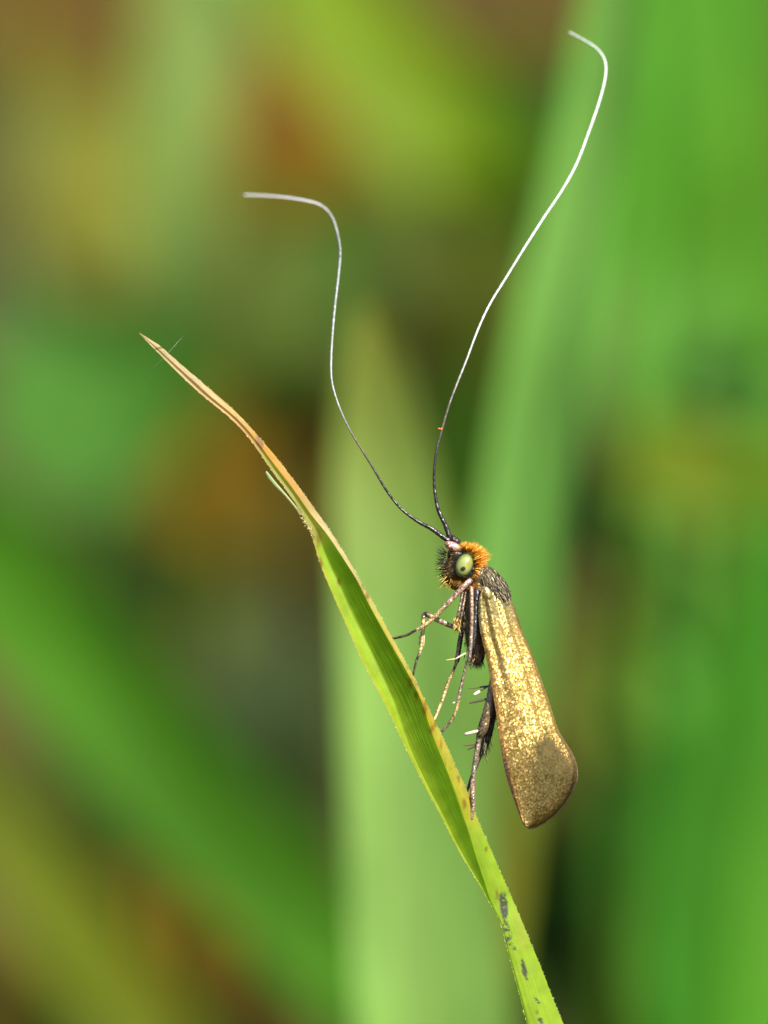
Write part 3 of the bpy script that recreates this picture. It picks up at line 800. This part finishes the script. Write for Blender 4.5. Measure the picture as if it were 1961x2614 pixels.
for q in range(50):
    x, y = z2(random.uniform(440, 760), 0); y = z2(0, random.uniform(760, 890))[1]
    d = R * random.uniform(-0.9, 0.25) - U * random.uniform(0.3, 1) + N * random.uniform(-0.2, 0.7)
    fb_.hair(P(x, y, random.uniform(0, 24)), d, random.uniform(6, 17) * K, random.uniform(0.8, 1.4) * K, mixc(srgb(170, 115, 24), srgb(60, 36, 8), random.random()))
for q in range(45):
    x, y = z2(random.uniform(420, 560), random.uniform(360, 760))
    d = R * random.uniform(-0.7, 0.0) + U * random.uniform(-0.8, 0.3) + N * random.uniform(0.2, 0.8)
    fb_.hair(P(x, y, random.uniform(14, 30)), d, random.uniform(6, 14) * K, random.uniform(0.8, 1.3) * K, mixc(srgb(150, 112, 44), srgb(36, 26, 10), random.random() ** 0.4))
o = fb_.build('face_bristles', M_HAIR, body, moth_base); o['kind'] = 'stuff'
bh = MB()
for q in range(420):
    a = random.uniform(-1, 1); c_ = random.uniform(-1, 0.9)
    x = 1260 + a * 60 * 0.545 - c_ * 33 * -0.839 * math.sqrt(1 - a * a); y = 1496 + a * 60 * 0.839 - c_ * 33 * 0.545 * math.sqrt(1 - a * a)
    w = 41 * math.sqrt(max(0.0, 1 - a * a - c_ * c_ * (1 - a * a)))
    d = R * (0.5 + random.gauss(0, 0.2)) - U * (0.85 + random.gauss(0, 0.2)) + N * random.uniform(0.1, 0.5)
    bh.hair(P(x, y, w - 1), d, random.uniform(8, 20) * K, random.uniform(1.0, 2.2) * K, mixc((0.03, 0.024, 0.018), (0.34, 0.28, 0.15), random.random() ** 1.5))
for q in range(60):
    x, y = z2(lerp(1010, 1340, random.random()), 0); k = (x - 1242) / 60; y = 1340 + lerp(640, 980, max(0, min(1, k)) ** 1.2) / 5.53
    d = R * random.uniform(0.5, 1) + U * random.uniform(-0.1, 0.7) + N * random.uniform(-0.3, 0.4)
    bh.hair(P(x - 4, y + 4, random.uniform(-20, 20)), d, random.uniform(8, 24) * K, 0.8 * K, (0.05, 0.06, 0.035))
for q in range(90):
    x, y = z3(random.uniform(1170, 1340), random.uniform(1000, 1050))
    d = -U * 1.0 + R * random.uniform(-0.5, 0.4) + N * random.uniform(-0.3, 0.3)
    bh.hair(P(x, y, random.uniform(-18, 16)), d, random.uniform(8, 22) * K, 0.8 * K, mixc((0.05, 0.04, 0.02), (0.16, 0.12, 0.05), random.random()))
for q in range(160):
    x, y = z3(random.uniform(1090, 1320), random.uniform(350, 1000))
    d = -U * 1.0 + R * random.uniform(-0.5, 0.3) + N * random.uniform(0.1, 0.5)
    bh.hair(P(x, y, 24), d, random.uniform(8, 18) * K, 0.9 * K, mixc((0.06, 0.045, 0.025), (0.34, 0.25, 0.13), random.random() ** 1.5))
o = bh.build('body_hair', M_HAIR, body, moth_base); o['kind'] = 'stuff'

# antennae --------------------------------------------------------------
A_L = [(905, 2180), (885, 2170), (830, 2130), (770, 2098), (700, 2045), (640, 1970), (580, 1870), (530, 1790), (485, 1715), (445, 1630), (415, 1540), (405, 1470), (408, 1350), (420, 1200), (435, 1070), (443, 970), (435, 900), (415, 830), (385, 785), (340, 757), (250, 738), (150, 727), (38, 722)]
A_R = [(920, 2190), (905, 2165), (885, 2110), (857, 2050), (842, 1970), (839, 1890), (850, 1800), (875, 1700), (905, 1600), (935, 1520), (975, 1420), (1020, 1300), (1070, 1190), (1140, 1075), (1220, 945), (1300, 820), (1380, 700), (1440, 590), (1490, 460), (1535, 330), (1560, 230), (1560, 160), (1530, 110), (1480, 75), (1408, 36)]
for pts, dep, w0, tipd in ((A_L, 1, 14, 420), (A_R, -1, -12, -300)):
    ctrl = []
    for i, p in enumerate(pts):
        x, y = z8(*p); s = i / (len(pts) - 1)
        ctrl.append((x, y, w0 + tipd * s ** 2.6))
    n = 240
    cs = catmull(ctrl, n)
    rad = []; col = []
    for i in range(n):
        s = i / (n - 1)
        r = lerp(6.6, 3.3, smooth(0.0, 0.13, s)); r = lerp(r, 2.3, smooth(0.13, 0.3, s)); r = lerp(r, 2.75, smooth(0.35, 0.6, s)); r = lerp(r, 1.7, smooth(0.75, 1.0, s))
        r *= 1 + 0.07 * math.sin(i * 2.1)
        rad.append(r * K)
        t0 = 0.30 if dep > 0 else 0.26
        c = mixc((0.012, 0.008, 0.008), (0.10, 0.085, 0.07), smooth(t0 - 0.14, t0, s))
        c = mixc(c, (0.46, 0.47, 0.49) if dep > 0 else (0.62, 0.62, 0.63), smooth(t0 - 0.03, t0 + 0.13, s + 0.01 * noise.noise(Vector((i * 0.4, 0, 0)))))
        col.append(c)
    mb = MB()
    mb.tube([P(*c) for c in cs], rad, col, 8)
    o = mb.build('antenna', M_ANT, moth, moth_base)
    sc_ = MB()
    if dep > 0:
        a0 = P(*z2(425, 255), 20); a1 = P(*z2(600, 335), 20)
        sc_.tube([a0, a0.lerp(a1, 0.2), a0.lerp(a1, 0.6), a1, a1 + (a1 - a0) * 0.3], [4 * K, 10 * K, 12 * K, 11 * K, 6 * K], [(0.35, 0.12, 0.12), (0.5, 0.2, 0.2), (0.5, 0.24, 0.18), (0.45, 0.26, 0.1), (0.1, 0.05, 0.03)], 12)
    else:
        a0 = P(*z2(500, 170), -14); a1 = P(*z2(610, 270), -12)
        sc_.tube([a0, a0.lerp(a1, 0.3), a1], [8 * K, 10 * K, 12 * K], [(0.03, 0.02, 0.02)] * 3, 10)
    sc_.build('scape', M_LEG, o, moth_base)

# legs ------------------------------------------------------------------
BRZ = (0.34, 0.22, 0.13); PINK = (0.34, 0.21, 0.15); GLD = (0.44, 0.32, 0.14); DRK = (0.075, 0.054, 0.036); GRY = (0.22, 0.165, 0.115)
def leg(ctrl, n=70, label=None):
    """ctrl: (x, y, w, radius px, colour)"""
    flat = [(x, y, w, r, *c) for (x, y, w, r, c) in ctrl]
    cs = catmull(flat, n)
    mb = MB()
    mb.tube([P(*c[:3]) for c in cs], [max(0.6, c[3] * 1.2 * (1 + 0.02 * math.sin(i * 1.7))) * K for i, c in enumerate(cs)], [tuple(max(0.005, v) for v in c[4:7]) for c in cs], 10)
    return mb.build('leg', M_LEG, moth, moth_base)
def spur(parent, a, b, wa, wb, r, col, taper=0.5):
    mb = MB(); p, q = P(*a, wa), P(*b, wb)
    mb.tube([p, p.lerp(q, 0.3), p.lerp(q, 0.75), p.lerp(q, 0.95), q], [r * 0.6 * K, r * K, r * (0.5 + taper * 0.5) * K, r * taper * K, r * 0.15 * K], col, 8)
    return mb.build('spur', M_SPUR, parent, moth_base)
PALE = (0.48, 0.42, 0.30)
# near foreleg
l1 = leg([(*z3(1190, 0), 24, 5.2, DRK), (*z3(1150, 30), 34, 6.2, PINK), (*z3(1000, 180), 36, 6.0, PINK), (*z3(800, 388), 34, 5.6, GLD), (*z3(770, 425), 33, 5.0, GLD), (*z3(600, 572), 26, 4.2, GLD), (*z3(505, 622), 22, 3.4, BRZ),
          (*z3(490, 630), 22, 2.9, DRK), (*z3(385, 688), 17, 2.9, DRK), (*z3(240, 726), 13, 2.6, DRK), (*z3(152, 742), 9, 1.9, DRK)])
spur(l1, z3(540, 600), z3(505, 645), 24, 24, 2.2, GLD)
spur(l1, z3(400, 680), z3(372, 705), 18, 18, 1.4, DRK)
# far foreleg
l2 = leg([(*z3(1100, 640), -10, 5, DRK), (*z3(1030, 610), -14, 5.2, DRK), (*z3(900, 560), -20, 5.4, BRZ), (*z3(720, 478), -24, 5.6, BRZ), (*z3(640, 432), -24, 6, DRK), (*z3(598, 444), -24, 5.6, DRK), (*z3(592, 520), -22, 4.6, GLD), (*z3(575, 700), -18, 4.2, GLD), (*z3(560, 850), -14, 4.0, GLD),
          (*z3(540, 925), -12, 3.4, GLD), (*z3(528, 945), -11, 2.8, DRK), (*z3(500, 1020), -8, 2.5, DRK), (*z3(462, 1190), -3, 2.1, DRK)])
spur(l2, z3(600, 690), z3(592, 838), -14, -12, 2.3, GLD)
spur(l2, z3(545, 705), z3(540, 820), -20, -18, 2.4, BRZ)
# near middle leg
l3 = leg([(*z3(1185, 90), 34, 5, PINK), (*z3(1190, 200), 40, 4.6, PINK), (*z3(1195, 480), 42, 4.6, BRZ), (*z3(1183, 780), 42, 4.8, GRY), (*z3(1165, 960), 40, 4.8, GRY), (*z3(1150, 1010), 39, 4.0, DRK), (*z3(1120, 1080), 38, 3.2, GRY), (*z3(1090, 1200), 36, 3.2, GRY), (*z3(1045, 1400), 32, 3.8, GRY), (*z3(1022, 1520), 29, 3.8, GLD), (*z3(990, 1650), 26, 3.7, GLD), (*z3(950, 1735), 23, 3.2, BRZ),
          (*z3(872, 1832), 18, 2.9, GRY), (*z3(800, 1910), 15, 3.0, DRK), (*z3(728, 1962), 12, 2.4, DRK)])
spur(l3, z3(1120, 912), z3(978, 992), 40, 44, 2.6, PALE, 0.6)
spur(l3, z3(985, 1525), z3(950, 1540), 30, 30, 2.2, PALE)
# its thigh folded along the body, and two dark folded joints beside it
l3b = MB()
l3b.tube([P(*z3(1250, 90), 38), P(*z3(1262, 160), 42), P(*z3(1245, 420), 43), P(*z3(1225, 700), 42), P(*z3(1190, 950), 40)], [4 * K, 6 * K, 6.4 * K, 5.4 * K, 4 * K], [(0.05, 0.045, 0.05)] * 5, 10)
l3b.build('thigh', M_LEG, l3, moth_base)
# far middle leg
l4 = leg([(*z3(1130, 560), 8, 5, DRK), (*z3(1075, 640), 6, 5, DRK), (*z3(1050, 750), 4, 5.6, DRK), (*z3(1030, 880), 2, 5.2, DRK), (*z3(1012, 1000), 0, 5.4, DRK), (*z3(1000, 1035), 0, 3.6, DRK), (*z3(960, 1150), -2, 2.6, DRK), (*z3(930, 1205), -2, 3.2, GLD), (*z3(900, 1275), -2, 4.0, GLD), (*z3(850, 1430), -2, 3.9, GLD), (*z3(790, 1590), -2, 3.7, GLD), (*z3(750, 1690), 0, 3.4, GLD), (*z3(725, 1755), 2, 2.4, BRZ)])
spur(l4, z3(1000, 985), z3(868, 1002), 2, 4, 2.2, GLD)
spur(l4, z3(1085, 690), z3(1045, 695), 12, 14, 3.6, (0.05, 0.04, 0.03), 0.9)
# palps / folded fore hips with pale hair tufts
l5 = MB()
for a, b, r in (((1085, 130), (1000, 560), 3.6), ((1120, 150), (1045, 540), 3.4)):
    p, q = P(*z3(*a), 26), P(*z3(*b), 24)
    l5.tube([p, p.lerp(q, 0.5), q], [r * 0.8 * K, r * K, r * 1.2 * K], [DRK, GRY, BRZ], 8)
pal = l5.build('palp', M_LEG, body, moth_base)
lh = MB()
for q in range(70):
    x, y = z3(random.uniform(965, 1050), random.uniform(470, 610))
    d = -U + R * random.uniform(-0.5, 0.3) + N * random.uniform(-0.2, 0.4)
    lh.hair(P(x, y, random.uniform(18, 30)), d, random.uniform(8, 20) * K, random.uniform(0.9, 1.5) * K, mixc(srgb(225, 190, 110), srgb(110, 76, 30), random.random()))
o = lh.build('palp_hair', M_HAIR, body, moth_base); o['kind'] = 'stuff'
# near hind leg
l6 = leg([(*z4(900, 180), 26, 8, BRZ), (*z4(880, 330), 26, 9.5, BRZ), (*z4(850, 520), 24, 10.5, GRY), (*z4(815, 680), 22, 11.5, (0.20, 0.135, 0.07)), (*z4(770, 830), 20, 12, (0.16, 0.11, 0.06)), (*z4(735, 925), 20, 10.5, (0.13, 0.09, 0.05)), (*z4(712, 985), 20, 8, DRK), (*z4(700, 1030), 20, 6, GRY), (*z4(682, 1150), 20, 5.6, GRY), (*z4(652, 1320), 18, 5.4, GRY), (*z4(630, 1480), 17, 5.3, GRY), (*z4(622, 1620), 16, 5.6, PINK),
          (*z4(622, 1760), 15, 5.2, GRY), (*z4(628, 1850), 14, 4.6, PINK), (*z4(615, 1990), 12, 4.0, BRZ), (*z4(602, 2040), 11, 3.2, DRK), (*z4(594, 2092), 9, 2.8, DRK)], 110)
spur(l6, z4(715, 908), z4(518, 957), 24, 26, 4.6, PALE, 0.8)
spur(l6, z4(850, 330), z4(700, 424), 26, 28, 2.6, DRK)
spur(l6, z4(715, 412), z4(632, 466), 28, 28, 4.4, (0.52, 0.48, 0.40), 0.8)
spur(l6, z4(820, 508), z4(578, 566), 24, 22, 3.8, DRK, 0.5)
spur(l6, z4(860, 345), z4(565, 384), 20, 12, 2.6, (0.12, 0.09, 0.04), 0.4)
spur(l6, z4(700, 1072), z4(505, 1102), 18, 14, 2.4, (0.10, 0.07, 0.04), 0.4)
spur(l6, z4(700, 1085), z4(555, 1150), 18, 16, 2.8, DRK, 0.5)
# far hind leg behind it
l7 = leg([(*z4(900, 560), -16, 10, DRK), (*z4(850, 760), -16, 11, DRK), (*z4(800, 980), -14, 11, DRK), (*z4(765, 1120), -10, 8, DRK), (*z4(735, 1170), -8, 5.5, DRK), (*z4(690, 1290), -6, 4.8, DRK), (*z4(640, 1420), -4, 4.2, DRK), (*z4(600, 1530), -2, 3.8, DRK), (*z4(572, 1615), 0, 3.0, DRK), (*z4(545, 1690), 1, 2.4, DRK)])
hh = MB()
for q in range(320):
    t = random.random()
    x, y = z4(lerp(870, 750, t) + random.gauss(0, 12), lerp(640, 1140, t))
    d = -U + R * random.uniform(-0.12, 0.38) + N * random.uniform(-0.3, 0.2)
    ln = random.uniform(14, 50) * (1 if random.random() < 0.4 else 0.55)
    hh.hair(P(x, y, random.uniform(-16, 14)), d, ln * K, random.uniform(0.7, 1.3) * K, mixc((0.02, 0.02, 0.01), (0.30, 0.28, 0.14), random.random() ** 2.5), bend=R * random.uniform(-0.1, 0.1))
o = hh.build('leg_hair', M_HAIR, l6, moth_base); o['kind'] = 'stuff'

# ------------------------------------------------------------------ tiny things
th_ = MB()
p0, p1 = P(*(330 + 145 / 2.765, 820 + 355 / 2.765), 4), P(*(330 + 385 / 2.765, 820 + 100 / 2.765), 4)
th_.tube([p0, p0.lerp(p1, 0.5) - U * 0.003, p1], [0.22 * K] * 3, (0.3, 0.33, 0.28), 5)
tag(th_.build('silk_thread', M_SPUR, None, p0.lerp(p1, 0.5)), 'short pale silk thread stuck across the withered blade tip', 'thread')
po = MB(); x, y = z8(862, 1708)
for q in range(5):
    po.ellipsoid(P(x + random.uniform(-2, 7), y + random.uniform(-2, 2), -20 + random.uniform(-2, 2)), inplane(0), (2.6 * K, 2.2 * K, 2.2 * K), srgb(210, 110, 30), 8, 6)
tag(po.build('pollen_grain', M_SPUR, None, P(x, y, -20)), 'tiny orange pollen clump on the dark part of the right antenna', 'pollen')
